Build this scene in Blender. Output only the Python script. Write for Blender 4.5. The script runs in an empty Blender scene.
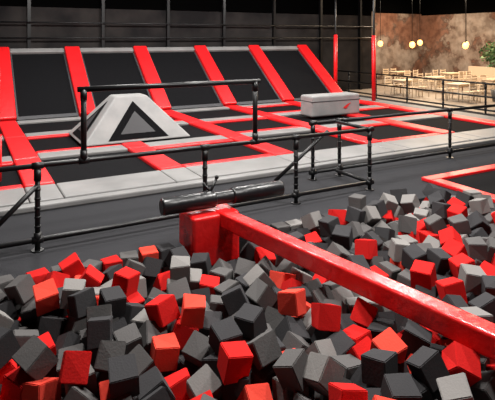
import bpy, bmesh, math, random, time
from mathutils import Vector, Matrix, Euler, Quaternion
random.seed(7)
scene = bpy.context.scene
scene.view_settings.view_transform = 'Standard'
scene.view_settings.exposure = 0.15

# ---------------------------------------------------------------- materials
def mat(name, col, rough=0.6, metal=0.0, noise=None, bump=0.0, bscale=30, emit=None, coat=0.0, spec=0.5):
    m = bpy.data.materials.new(name); m.use_nodes = True
    nt = m.node_tree; b = nt.nodes['Principled BSDF']
    b.inputs['Base Color'].default_value = (*col, 1)
    b.inputs['Roughness'].default_value = rough
    b.inputs['Metallic'].default_value = metal
    b.inputs['Specular IOR Level'].default_value = spec
    if coat: b.inputs['Coat Weight'].default_value = coat
    tc = nt.nodes.new('ShaderNodeTexCoord')
    if noise:
        col2, scale, lo, hi = noise
        n = nt.nodes.new('ShaderNodeTexNoise'); n.inputs['Scale'].default_value = scale
        n.inputs['Detail'].default_value = 6
        r = nt.nodes.new('ShaderNodeValToRGB')
        r.color_ramp.elements[0].position = lo; r.color_ramp.elements[0].color = (*col, 1)
        r.color_ramp.elements[1].position = hi; r.color_ramp.elements[1].color = (*col2, 1)
        nt.links.new(tc.outputs['Object'], n.inputs['Vector'])
        nt.links.new(n.outputs['Fac'], r.inputs['Fac'])
        nt.links.new(r.outputs['Color'], b.inputs['Base Color'])
    if bump:
        n2 = nt.nodes.new('ShaderNodeTexNoise'); n2.inputs['Scale'].default_value = bscale
        n2.inputs['Detail'].default_value = 4
        bp = nt.nodes.new('ShaderNodeBump'); bp.inputs['Strength'].default_value = bump
        bp.inputs['Distance'].default_value = 0.02
        nt.links.new(tc.outputs['Object'], n2.inputs['Vector'])
        nt.links.new(n2.outputs['Fac'], bp.inputs['Height'])
        nt.links.new(bp.outputs['Normal'], b.inputs['Normal'])
    if emit:
        b.inputs['Emission Color'].default_value = (*emit[0], 1)
        b.inputs['Emission Strength'].default_value = emit[1]
    return m

M = dict(
 red   = mat('red_vinyl', (0.68,0.010,0.013), 0.38, noise=((0.56,0.008,0.010),2,0.3,0.7), bump=0.3, bscale=7, spec=.35),
 beamr = mat('glossy_red_vinyl', (0.62,0.010,0.010), 0.26, noise=((0.52,0.008,0.008),3,0.3,0.7), bump=0.45, bscale=11, spec=.5),
 gray  = mat('gray_vinyl', (0.135,0.132,0.131), 0.5, noise=((0.19,0.185,0.182),1.5,0.3,0.7), bump=0.15, bscale=6, spec=.3),
 vault = mat('vault_gray_vinyl', (0.19,0.19,0.19), 0.5, noise=((0.26,0.255,0.25),2,0.3,0.7), bump=0.15, bscale=6, spec=.3),
 dgray = mat('dark_gray_vinyl', (0.035,0.035,0.038), 0.55, bump=0.2, bscale=6, spec=.3),
 mesh  = mat('trampoline_mat', (0.0028,0.0028,0.0032), 0.85, noise=((0.006,0.006,0.007),60,0.4,0.6), spec=0.05),
 blackm= mat('black_powder_coat', (0.004,0.004,0.0045), 0.4, spec=.3),
 blackv= mat('black_vinyl', (0.006,0.006,0.007), 0.33, bump=0.4, bscale=9, spec=.4),
 carpet= mat('charcoal_carpet', (0.012,0.012,0.0135), 0.95, noise=((0.040,0.040,0.044),90,0.42,0.62), spec=0.1),
 cafef = mat('cafe_wood_floor', (0.20,0.155,0.12), 0.5, noise=((0.30,0.25,0.20),3,0.3,0.7)),
 wallb = mat('dark_wall', (0.008,0.0075,0.008), 0.9, noise=((0.024,0.021,0.020),0.9,0.35,0.7), spec=.1),
 wallt = mat('black_wall', (0.001,0.001,0.001), 1.0, spec=0.0),
 ceil  = mat('black_ceiling', (0.001,0.001,0.001), 1.0, spec=0.0),
 wood  = mat('light_wood', (0.60,0.47,0.33), 0.5),
 sofa  = mat('beige_fabric', (0.55,0.43,0.32), 0.9),
 logo  = mat('red_print', (0.55,0.02,0.02), 0.5),
 bulb  = mat('warm_bulb', (1,0.55,0.2), 0.3, emit=((1.0,0.40,0.09),5)),
 leaf  = mat('leaf_green', (0.05,0.12,0.035), 0.6, noise=((0.12,0.21,0.06),4,0.4,0.6)),
 trunk = mat('bark', (0.12,0.07,0.04), 0.9),
 pot   = mat('clay_planter', (0.10,0.095,0.09), 0.7),
 liner = mat('pit_liner', (0.006,0.006,0.006), 0.9),
 foam_d= mat('foam_dark_gray', (0.038,0.037,0.039), 0.98, spec=0.05, bump=0.15, bscale=60),
 foam_m= mat('foam_mid_gray', (0.082,0.078,0.077), 0.98, spec=0.05, bump=0.15, bscale=60),
 foam_l= mat('foam_light_gray', (0.165,0.156,0.150), 0.98, spec=0.05, bump=0.15, bscale=60),
 foam_r= mat('foam_red', (0.50,0.015,0.014), 0.98, spec=0.05, bump=0.15, bscale=60),
 foam_o= mat('foam_faded_red', (0.62,0.055,0.036), 0.98, spec=0.05, bump=0.15, bscale=60),
)
def mural():
    m=mat('mural_plaster',(0.3,0.2,0.15),0.9,spec=.2); nt=m.node_tree; b=nt.nodes['Principled BSDF']
    tc=nt.nodes.new('ShaderNodeTexCoord')
    n1=nt.nodes.new('ShaderNodeTexNoise'); n1.inputs['Scale'].default_value=.42; n1.inputs['Detail'].default_value=9; n1.inputs['Roughness'].default_value=.6
    n2=nt.nodes.new('ShaderNodeTexNoise'); n2.inputs['Scale'].default_value=2.2; n2.inputs['Detail'].default_value=8
    nt.links.new(tc.outputs['Object'],n1.inputs['Vector']); nt.links.new(tc.outputs['Object'],n2.inputs['Vector'])
    r=nt.nodes.new('ShaderNodeValToRGB'); e=r.color_ramp.elements
    e[0].position=.36; e[0].color=(.15,.07,.045,1); e[1].position=.62; e[1].color=(.27,.225,.195,1)
    for p,c in ((.46,(.19,.10,.07,1)),(.49,(.11,.07,.055,1)),(.52,(.22,.17,.14,1))):
        x=e.new(p); x.color=c
    nt.links.new(n1.outputs['Fac'],r.inputs['Fac'])
    r2=nt.nodes.new('ShaderNodeValToRGB'); r2.color_ramp.elements[0].position=.36; r2.color_ramp.elements[0].color=(.55,.52,.50,1); r2.color_ramp.elements[1].position=.6
    nt.links.new(n2.outputs['Fac'],r2.inputs['Fac'])
    mx=nt.nodes.new('ShaderNodeMix'); mx.data_type='RGBA'; mx.blend_type='MULTIPLY'; mx.inputs[0].default_value=1
    nt.links.new(r.outputs['Color'],mx.inputs[6]); nt.links.new(r2.outputs['Color'],mx.inputs[7])
    nt.links.new(mx.outputs[2],b.inputs['Base Color']); return m
M['cafew']=mural()

# ---------------------------------------------------------------- mesh builder
class MB:
    def __init__(self): self.bm = bmesh.new(); self.mats = []
    def mi(self, m):
        if m not in self.mats: self.mats.append(m)
        return self.mats.index(m)
    def _fin(self, verts, m, smooth=False):
        i = self.mi(m)
        for f in {f for v in verts for f in v.link_faces}:
            f.material_index = i; f.smooth = smooth
    def box(self, lo, hi, m, mtx=None):
        lo=Vector(lo); hi=Vector(hi)
        r = bmesh.ops.create_cube(self.bm, size=1.0)
        T = Matrix.Translation((lo+hi)/2) @ Matrix.Diagonal((*(hi-lo),1))
        if mtx is not None: T = mtx @ T
        bmesh.ops.transform(self.bm, matrix=T, verts=r['verts'])
        self._fin(r['verts'], m); return self
    def tube(self, a, b, r, m, seg=12, r2=None):
        a=Vector(a); b=Vector(b); d=b-a
        q = d.to_track_quat('Z','Y').to_matrix().to_4x4()
        res = bmesh.ops.create_cone(self.bm, cap_ends=True, segments=seg, radius1=r, radius2=r if r2 is None else r2, depth=d.length)
        bmesh.ops.transform(self.bm, matrix=Matrix.Translation((a+b)/2)@q, verts=res['verts'])
        i=self.mi(m)
        for f in {f for v in res['verts'] for f in v.link_faces}:
            f.material_index=i; f.smooth = len(f.verts)==4
        return self
    def ball(self, c, r, m, sc=(1,1,1), sub=2):
        res = bmesh.ops.create_icosphere(self.bm, subdivisions=sub, radius=r)
        bmesh.ops.transform(self.bm, matrix=Matrix.Translation(c)@Matrix.Diagonal((*sc,1)), verts=res['verts'])
        self._fin(res['verts'], m, True); return self
    def poly(self, pts, m):
        vs=[self.bm.verts.new(p) for p in pts]; f=self.bm.faces.new(vs); f.material_index=self.mi(m); return self
    def obj(self, name, parent=None, bevel=0, seg=2, loc=None, rotz=0):
        me = bpy.data.meshes.new(name); self.bm.to_mesh(me); self.bm.free()
        for m in self.mats: me.materials.append(M[m])
        o = bpy.data.objects.new(name, me); scene.collection.objects.link(o)
        if loc is not None: o.location = loc
        o.rotation_euler[2]=rotz
        if bevel:
            bv=o.modifiers.new('bevel','BEVEL'); bv.width=bevel; bv.segments=seg; bv.limit_method='ANGLE'
        if parent: o.parent=parent
        return o
def empty(name, loc=(0,0,0)):
    e=bpy.data.objects.new(name,None); e.location=loc; e.empty_display_size=0.2
    scene.collection.objects.link(e); return e

# ---------------------------------------------------------------- camera
cam = bpy.data.cameras.new('camera'); co = bpy.data.objects.new('camera', cam)
scene.collection.objects.link(co); scene.camera = co
co.location=(0,0,2.75); co.rotation_euler=(math.radians(90),0,math.radians(-28.64))
cam.sensor_width=36; cam.lens=520/495*36; cam.shift_y=-162/495; cam.clip_end=200

# ---------------------------------------------------------------- room
PX0,PX1,PY0,PY1 = -0.6,7.3,1.8,6.4
PF=-0.70
b=MB()
for lo,hi in [((-4,-3,-.1),(PX0,26,0)),((PX1,-3,-.1),(16.8,26,0)),((PX0,-3,-.1),(PX1,PY0,0)),((PX0,PY1,-.1),(PX1,26,0))]:
    b.box(lo,hi,'carpet')
b.box((16.8,-3,-.1),(28,26,0.0),'cafef')
b.obj('floor')
b=MB()
b.box((PX0-.1,PY0-.1,PF-.1),(PX1+.1,PY1+.1,PF),'liner')
b.box((PX0-.1,PY0-.1,PF),(PX0,PY1+.1,-.1),'liner'); b.box((PX1,PY0-.1,PF),(PX1+.1,PY1+.1,-.1),'liner')
b.box((PX0,PY0-.1,PF),(PX1,PY0,-.1),'liner'); b.box((PX0,PY1,PF),(PX1,PY1+.1,-.1),'liner')
b.obj('foam_pit')
def wall(name, lo, hi, m, split=3.95, top='wallt'):
    b=MB(); b.box(lo,(hi[0],hi[1],split),m); b.box((lo[0],lo[1],split),hi,top); b.obj(name)
wall('wall_back',(-4,21.6,0),(19.5,21.8,6),'wallb')
wall('wall_cafe_side',(19.5,21.6,0),(19.7,26,6),'cafew',4.2)
wall('wall_cafe_back',(19.7,26,0),(28,26.2,6),'cafew',4.4)
wall('wall_right',(28,-3,0),(28.2,26.2,6),'cafew',4.3)
wall('wall_left',(-4.2,-3,0),(-4,21.8,6),'wallb')
wall('wall_front',(-4.2,-3.2,0),(28.2,-3,6),'wallb')
b=MB(); b.box((-4.2,-3.2,6),(28.2,26.2,6.1),'ceil'); b.obj('ceiling')

b=MB()
for x in (-1,2.2,5.0,7.8,10.5,13.2,16.0,18.6):
    b.box((x-.06,21.42,0),(x+.06,21.58,6),'blackm')
for z in (2.75,3.35):
    b.tube((-3.9,21.36,z),(19.4,21.36,z),.03,'blackm')
b.obj('steel_wall_frame')

# ---------------------------------------------------------------- court
XS=[-1.3,1.2,3.7,6.4,9.1,11.8,14.5]
court=empty('trampoline_court')
b=MB()
b.box((-1.5,9.0,0.0),(15.0,18.0,0.03),'dgray'); b.obj('court_base',court)
ROWS=[(9.95,12.2),(12.75,15.0),(15.55,17.55)]
b=MB()
for i in range(6):
    for (y0,y1) in ROWS:
        b.box((XS[i]+.18,y0,.03),(XS[i+1]-.18,y1,.06),'mesh')
b.obj('beds',court)
b=MB()
ys=[(9.0,9.95),(12.2,12.75),(15.0,15.55),(17.55,18.0)]
for i in range(6):
    for (y0,y1) in ys:
        b.box((XS[i]+.27,y0+.01,.03),(XS[i+1]-.27,y1-.01,.12),'gray')
b.box((14.8,9.0,.03),(15.6,18.0,.12),'gray')
b.box((-1.5,8.8,.0),(15.6,9.0,.10),'gray')
b.obj('gray_pads',court,.025)
b=MB()
for x in XS:
    for (y0,y1) in [(9.95,12.2),(12.2,15.0),(15.0,18.0)]:
        b.box((x-.26,y0+.01,.03),(x+.26,y1-.01,.14),'red')
for i in range(6):
    for r,(y0,y1) in enumerate(ROWS):
        for yy in ((y0,y0+.24),(y1-.24,y1)):
            if (i+r)%2==0: b.box((XS[i]+.27,yy[0],.05),(XS[i+1]-.27,yy[1],.12),'red')
b.obj('red_pads',court,.035,3)
b=MB()
for x in XS: b.box((x-.26,9.0,.03),(x+.26,9.94,.12),'gray')
b.obj('gray_corner_pads',court,.025)

# angled trampolines
ang=math.atan2(2.2,3.0); L=math.hypot(2.2,3.0)
def incl(x): return Matrix.Translation((x,18.1,.08)) @ Matrix.Rotation(ang,4,'X')
for i in range(1,6):
    x0,x1=XS[i],XS[i+1]; w=x1-x0
    g=empty('angled_wall_trampoline',(0,0,0))
    T=incl(x0)
    b=MB(); b.box((.16,.05,-.02),(w-.16,L-.25,.02),'mesh',T); b.obj('jump_mat',g)
    b=MB(); b.box((.29,L-.22,-.06),(w-.29,L+.02,.10),'gray',T); b.obj('top_pad',g,.03)
    b=MB(); b.box((.29,.0,-.06),(w-.29,.16,.07),'dgray',T)
    for s in ((.29,.35),(w-.35,w-.29)): b.box((s[0],.1,.0),(s[1],L-.28,.05),'dgray',T)
    b.obj('edge_pad',g,.015)
    b=MB(); b.box((-.28,-.0,-.05),(.28,L+.03,.18),'red',T)
    if i==5: b.box((w-.28,-.0,-.05),(w+.28,L+.03,.18),'red',T)
    b.obj('red_side_pad',g,.05,3)
    b=MB()
    for xx in (x0+.05,x1-.05):
        b.tube((xx,21.0,0),(xx,21.0,2.2),.04,'blackm'); b.tube((xx,18.2,.04),(xx,21.0,2.12),.035,'blackm')
    b.tube((x0,21,1.0),(x1,21,1.0),.03,'blackm')
    b.obj('support_frame',g)

# pyramid vault
def pyramid():
    g=empty('foam_pyramid_vault',(3.9,13.85,.14)); 
    hx,hy,tx,ty,h=1.4,1.05,.42,.3,1.08
    B=[Vector((-hx,-hy,0)),Vector((hx,-hy,0)),Vector((hx,hy,0)),Vector((-hx,hy,0))]
    T=[Vector((-tx,-ty,h)),Vector((tx,-ty,h)),Vector((tx,ty,h)),Vector((-tx,ty,h))]
    b=MB(); bm=b.bm
    bv=[bm.verts.new(p) for p in B]; tv=[bm.verts.new(p) for p in T]; k=b.mi('vault')
    bm.faces.new(bv[::-1]); bm.faces.new(tv)
    for i in range(4): bm.faces.new([bv[i],bv[(i+1)%4],tv[(i+1)%4],tv[i]])
    b.obj('body',g,.04)
    b=MB()
    for i in range(4):
        p,q,r,s=B[i],B[(i+1)%4],T[(i+1)%4],T[i]
        n=(q-p).cross(s-p).normalized()*.012
        tri=[p.lerp(q,.16),p.lerp(q,.84),s.lerp(r,.5)]
        c=(tri[0]+tri[1]+tri[2])/3
        tri=[t.lerp(c,.18)+n for t in tri]
        b.poly(tri,'mesh')
        c=(tri[0]+tri[1]+tri[2])/3
        b.poly([t.lerp(c,.42)+n for t in tri],'dgray')
    b.obj('triangle_panels',g)
pyramid()
g=empty('foam_vault_block',(11.05,14.3,.13))
b=MB(); b.box((-1.02,-.35,0),(1.02,.35,.70),'vault'); b.obj('body',g,.07,4)
b=MB(); b.box((-1.025,-.36,.5),(1.025,.36,.52),'dgray'); b.obj('seam',g)
b=MB(); b.poly([(.25,-.365,.25),(.4,-.365,.22),(.6,-.365,.42),(.42,-.365,.36)],'logo'); b.obj('emblem',g)

# ---------------------------------------------------------------- fences
R=.034
def rail(b,a,c,r=R): b.tube(a,c,r,'blackm')
def joint(b,p,ax='x'):
    p=Vector(p); d={'x':Vector((.07,0,0)),'y':Vector((0,.07,0)),'z':Vector((0,0,.07))}[ax]
    b.tube(p-d,p+d,.047,'blackm')
def post(b,x,y,h):
    rail(b,(x,y,0),(x,y,h)); b.tube((x,y,0),(x,y,.015),.08,'blackm'); joint(b,(x,y,h-.12),'z'); joint(b,(x,y,.17),'z')
    for k in range(6):
        z=.3+k*.12
        if z<h-.2: b.tube((x,y,z),(x,y,z+.03),.040,'blackm')
b=MB(); Y=7.2
for x in (-1.3,.84,3.2,4.85,6.45): post(b,x,Y,1.1)
rail(b,(-3.2,Y,1.1),(6.45,Y,1.1)); rail(b,(-3.2,Y,.14),(6.45,Y,.14))
for x in (.84,3.2,4.85,6.45): joint(b,(x,Y,1.1)); joint(b,(x,Y,.14))
rail(b,(.84,Y,.85),(.1,Y,.14))
for x in (1.42,4.07): rail(b,(x,Y,1.1),(x,Y,2.06),.04); joint(b,(x,Y,1.1)); joint(b,(x,Y,1.17),'z'); joint(b,(x,Y,1.98),'z')
rail(b,(1.34,Y,2.06),(4.15,Y,2.06),.04)
rail(b,(6.45,Y,1.1),(6.45,8.15,1.1)); rail(b,(6.45,Y,.14),(6.45,8.15,.14))
rail(b,(5.0,8.1,.14),(6.2,8.1,.95)); 
b.obj('front_railing')
b=MB(); Y=8.25
for x in (5.95,6.6,9.8,13.2): post(b,x,Y,1.1)
rail(b,(5.95,Y,1.1),(14.5,Y,1.1)); rail(b,(5.95,Y,.14),(14.5,Y,.14))
for x in (5.95,6.6,9.8,13.2): joint(b,(x,Y,1.1)); joint(b,(x,Y,.14))
b.obj('court_railing')
b=MB(); X=16.6
for y in (10.5,12.4,14.3,16.2,18.1,20): post(b,X,y,1.1)
for z in (1.1,.62,.14): rail(b,(X,9,z),(X,21,z))
b.obj('cafe_railing')

cx,cy=.52,10.6
b=MB(); b.tube((cx,cy,.12),(cx,cy,6),.055,'blackm',16); b.tube((cx,cy,.12),(cx,cy,.95),.10,'red',20)
b.tube((cx,cy,.95),(cx,cy,2.2),.075,'blackv',20)
b.obj('padded_steel_column')
for (x,y,t) in ((14.9,18.9,2.9),(15.1,16.6,2.85)):
    b=MB(); b.tube((x,y,.12),(x,y,6),.05,'blackm',12); b.tube((x,y,.12),(x,y,t),.085,'red',16); b.obj('padded_net_pole')

# ---------------------------------------------------------------- ground trampoline right
b=MB()
x0,x1,y0,y1=7.75,11.2,4.2,7.2; w=.24
b.box((x0,y0,0),(x1,y0+w,.07),'red'); b.box((x0,y1-w,0),(x1,y1,.07),'red')
b.box((x0,y0+w,0),(x0+w,y1-w,.07),'red'); b.box((x1-w,y0+w,0),(x1,y1-w,.07),'red')
b.box((x0+w,y0+w,0.0),(x1-w,y1-w,.03),'mesh')
b.obj('ground_trampoline',None,.03)

# ---------------------------------------------------------------- beam + pedestal + roller
g=empty('balance_beam',(0,0,0))
A=Vector((3.0,6.25,.38)); Bp=Vector((3.80,1.7,.38)); d=Bp-A
T=Matrix.Translation(A)@Matrix.Rotation(math.atan2(d.y,d.x),4,'Z')
b=MB(); b.box((0,-.095,-.10),(d.length,.095,.10),'beamr',T); b.obj('padded_beam',g,.025,3)
b=MB(); b.box((2.55,6.1,-.2),(3.22,6.62,.46),'beamr'); b.obj('pedestal',g,.04,3)
b=MB(); b.box((3.5,1.3,-.0),(4.1,1.79,.47),'red'); b.obj('pedestal_near',g,.04,3)
g=empty('padded_pugil_stick',(0,0,0))
b=MB(); b.tube((2.22,6.33,.60),(3.98,6.30,.60),.085,'blackv',24)
for x0,x1 in ((2.20,2.95),(3.2,4.0)): b.tube((x0,6.32,.60),(x1,6.31,.60),.11,'blackv',28)
b.obj('pads',g,.03,3)
b=MB(); b.tube((2.85,6.33,.62),(3.0,6.36,.86),.018,'blackm'); b.tube((2.95,6.33,.62),(2.80,6.36,.82),.015,'blackm'); b.ball((3.0,6.36,.87),.03,'blackm'); b.obj('strap',g)

# ---------------------------------------------------------------- foam cubes (rigid body settle)
S=.20
def settle():
    coll=bpy.data.collections.new('sim'); scene.collection.children.link(coll)
    bm=bmesh.new(); bmesh.ops.create_cube(bm,size=S); me=bpy.data.meshes.new('c'); bm.to_mesh(me); bm.free()
    act=[]; sp=.272
    rnd=random.Random(11)
    nx=int((PX1-PX0-.2)/sp); ny=int((PY1-PY0-.2)/sp)
    for L_ in range(5):
        for i in range(nx):
            for j in range(ny):
                if L_==4 and rnd.random()<.55: continue
                o=bpy.data.objects.new('c',me); coll.objects.link(o)
                x=PX0+.22+i*(PX1-PX0-.44)/(nx-1); y=PY0+.22+j*(PY1-PY0-.44)/(ny-1)
                o.location=(x+rnd.uniform(-.03,.03),y+rnd.uniform(-.03,.03),PF+.18+L_*.27)
                o.rotation_euler=(rnd.uniform(0,6.3),rnd.uniform(0,6.3),rnd.uniform(0,6.3)); act.append(o)
    pas=[]
    def pbox(lo,hi):
        lo=Vector(lo);hi=Vector(hi)
        bm=bmesh.new(); bmesh.ops.create_cube(bm,size=1); bmesh.ops.transform(bm,matrix=Matrix.Diagonal((*(hi-lo),1)),verts=bm.verts)
        me2=bpy.data.meshes.new('p'); bm.to_mesh(me2); bm.free()
        o=bpy.data.objects.new('p',me2); o.location=(lo+hi)/2; coll.objects.link(o); pas.append(o)
    pbox((PX0-1,PY0-1,PF-.5),(PX1+1,PY1+1,PF))
    pbox((PX0-.5,PY0-1,PF),(PX0,PY1+1,1.5)); pbox((PX1,PY0-1,PF),(PX1+.5,PY1+1,1.5))
    pbox((PX0-1,PY0-.5,PF),(PX1+1,PY0,1.5)); pbox((PX0-1,PY1,PF),(PX1+1,PY1+.5,1.5))
    pbox((2.5,6.05,PF),(3.27,6.5,1.5))
    bpy.ops.rigidbody.world_add()
    rw=scene.rigidbody_world; rw.substeps_per_frame=6; rw.solver_iterations=10
    bpy.context.view_layer.update()
    for grp,typ in ((act,'ACTIVE'),(pas,'PASSIVE')):
        bpy.ops.object.select_all(action='DESELECT')
        for o in grp: o.select_set(True)
        bpy.context.view_layer.objects.active=grp[0]
        bpy.ops.rigidbody.objects_add(type=typ)
    for o in act+pas:
        rb=o.rigid_body; rb.collision_shape='BOX'; rb.friction=1.6; rb.use_margin=True; rb.collision_margin=.002
        rb.restitution=0.0
    for o in act: o.rigid_body.mass=.2; o.rigid_body.linear_damping=.35; o.rigid_body.angular_damping=.9
    rw.point_cache.frame_start=1; rw.point_cache.frame_end=100
    for f in range(1,56): scene.frame_set(f)
    dg=bpy.context.evaluated_depsgraph_get()
    ms=[o.evaluated_get(dg).matrix_world.copy() for o in act]
    bpy.ops.rigidbody.world_remove()
    for o in act+pas: bpy.data.objects.remove(o)
    bpy.data.collections.remove(coll)
    scene.frame_set(1)
    return ms
try:
    ms=settle()
except Exception as e:
    print('SIM FAIL',e); ms=None
if not ms:
    ms=[]
    for k in range(2):
        x=PX0+.15
        while x<PX1-.1:
            y=PY0+.15
            while y<PY1-.1:
                ms.append(Matrix.Translation((x+random.uniform(-.04,.04),y+random.uniform(-.04,.04),-.2*k-.05+random.uniform(-.07,.07)))@Euler([random.uniform(0,6.3) for _ in range(3)]).to_matrix().to_4x4())
                y+=.235
            x+=.235
tb=bmesh.new(); bmesh.ops.create_cube(tb,size=S*1.04); bmesh.ops.bevel(tb,geom=tb.edges[:]+tb.verts[:],offset=.007,segments=2,affect='EDGES')
tb.verts.index_update()
tv=[v.co.copy() for v in tb.verts]; tf=[[v.index for v in f.verts] for f in tb.faces]; tb.free()
V=[];F=[];MI=[]
names=['foam_d','foam_m','foam_l','foam_r','foam_o']
Ti=T.inverted()
rj=random.Random(3)
for m in ms:
    t=m.translation
    mm=rj.choices(range(5),[.34,.27,.14,.18,.07])[0]
    jit=[Vector([rj.uniform(-.010,.010) for _ in range(3)]) for _ in range(8)]
    tilt=Matrix.Rotation(rj.uniform(.15,.75),4,Vector((rj.uniform(-1,1),rj.uniform(-1,1),rj.uniform(-.3,.3)+1e-3)))
    if not(PX0-.1<t.x<PX1+.1 and PY0-.1<t.y<PY1+.1): continue
    q=Ti@t
    if abs(q.y)<.17 and q.z>-.24: continue
    wll=min(t.x-PX0,PX1-t.x,t.y-PY0,PY1-t.y)
    if wll>.2: m=Matrix.Translation(t)@tilt@Matrix.Translation(-t)@m
    base=len(V)
    V+=[m@(v+jit[(v.x>0)+2*(v.y>0)+4*(v.z>0)]) for v in tv]; F+=[[i+base for i in f] for f in tf]; MI+=[mm]*len(tf)
me=bpy.data.meshes.new('foam_cube_pile'); me.from_pydata(V,[],F)
for n in names: me.materials.append(M[n])
me.polygons.foreach_set('material_index',MI); me.update()
o=bpy.data.objects.new('foam_cube_pile',me); scene.collection.objects.link(o)

# ---------------------------------------------------------------- cafe
def chair(x,y,rz):
    b=MB()
    b.box((-.22,-.22,.43),(.22,.22,.47),'wood')
    for sx in (-.19,.19):
        b.tube((sx,-.19,0),(sx,-.19,.44),.018,'wood',8); b.tube((sx*1.05,.22,0),(sx,.21,.9),.018,'wood',8)
    for z in (.58,.70,.84): b.box((-.2,.195,z-.035),(.2,.22,z+.035),'wood')
    b.tube((-.19,-.19,.2),(.19,-.19,.2),.01,'wood',6)
    b.obj('dining_chair',None,0,loc=(x,y,0),rotz=rz)
def table(x,y,rz):
    b=MB(); b.box((-.6,-.4,.72),(.6,.4,.76),'wood'); b.box((-.52,-.32,.65),(.52,.32,.72),'wood')
    for sx in (-.5,.5):
        for sy in (-.3,.3): b.tube((sx,sy,0),(sx,sy,.68),.03,'wood',8)
    b.obj('dining_table',None,0,loc=(x,y,0),rotz=rz)
for (x,y) in ((18.6,18.2),(19.2,15.6),(21.4,18.8),(22.6,16.4),(24.5,20.5),(21.4,13.6),(22.8,22.8)):
    table(x,y,0)
    for sx in (-.32,.32):
        chair(x+sx,y+.68,random.uniform(-.1,.1)); chair(x+sx,y-.68,math.pi+random.uniform(-.1,.1))
b=MB(); b.box((0,0,.12),(.8,3.2,.45),'sofa'); b.box((.65,0,.45),(.9,3.2,1.0),'sofa'); b.box((0,-.2,.12),(.9,0,.68),'sofa'); b.box((0,3.2,.12),(.9,3.4,.68),'sofa')
for x in (.08,.8):
    for y in (0,3.2): b.tube((x,y,0),(x,y,.13),.03,'wood',8)
b.obj('sofa',None,.05,3,loc=(26.9,18.6,0))
for (x,y,z) in ((19.75,21.2,2.45),(19.3,18.5,2.42),(21.65,20.2,2.5),(21.15,16.9,2.38),(23.35,18.6,2.42),(22.3,25.2,2.95),(22.6,15.6,2.9)):
    b=MB(); b.tube((0,0,.16),(0,0,6-z),.012,'blackm',6); b.tube((0,0,.1),(0,0,.22),.04,'blackm',10)
    b.ball((0,0,0),.14,'bulb',(1,1,1.15)); b.obj('pendant_lamp',None,0,loc=(x,y,z))
rt=random.Random(5)
b=MB(); b.tube((0,0,0),(0,0,.5),.22,'pot',16,.3); b.tube((0,0,.45),(.03,0,1.5),.04,'trunk',8,.03)
for k in range(7):
    a=k*.9; e=Vector((math.cos(a)*.45,math.sin(a)*.45,1.9+.12*(k%3))); b.tube((.03,0,1.3),e,.02,'trunk',6,.008)
for k in range(420):
    u=Vector((rt.gauss(0,1),rt.gauss(0,1),rt.gauss(0,1))).normalized()*rt.uniform(.3,1)
    c=Vector((u.x*.75,u.y*.75,2.05+u.z*.65)); m3=Euler((rt.uniform(0,6),rt.uniform(0,6),rt.uniform(0,6))).to_matrix()
    b.poly([c+m3@Vector(p) for p in ((-.04,0,0),(0,-.13,.02),(.04,0,0),(0,.13,.02))],'leaf')
b.obj('potted_tree',None,0,loc=(20.3,14.55,0))

# ---------------------------------------------------------------- lights
def area(x,y,z,e,s,c=(1,.97,.93),tgt=None):
    l=bpy.data.lights.new('ceiling_light','AREA'); l.energy=e; l.size=s; l.color=c
    o=bpy.data.objects.new('ceiling_light',l); o.location=(x,y,z); scene.collection.objects.link(o)
    if tgt: o.rotation_euler=(Vector(tgt)-Vector((x,y,z))).to_track_quat('-Z','Y').to_euler()
area(2.2,6.3,5.7,420,.5,tgt=(2.2,5.0,0)); area(6.6,5.6,5.7,460,.5,tgt=(5.6,5,0)); area(4.0,3.0,5.7,280,.5)
for x in (1.5,6.5,11.5):
    area(x,11.5,5.7,360,1.0); area(x+1,16.5,5.7,450,1.0,tgt=(x+1,18,0))
area(11,6,5.7,220,1)
for (x,y) in ((19.5,16),(23.5,19),(24.5,23)): area(x,y,5.7,520,1.2,(1,.78,.55))
w=bpy.data.worlds.new('world'); scene.world=w; w.use_nodes=True
w.node_tree.nodes['Background'].inputs[0].default_value=(.5,.5,.55,1); w.node_tree.nodes['Background'].inputs[1].default_value=.05
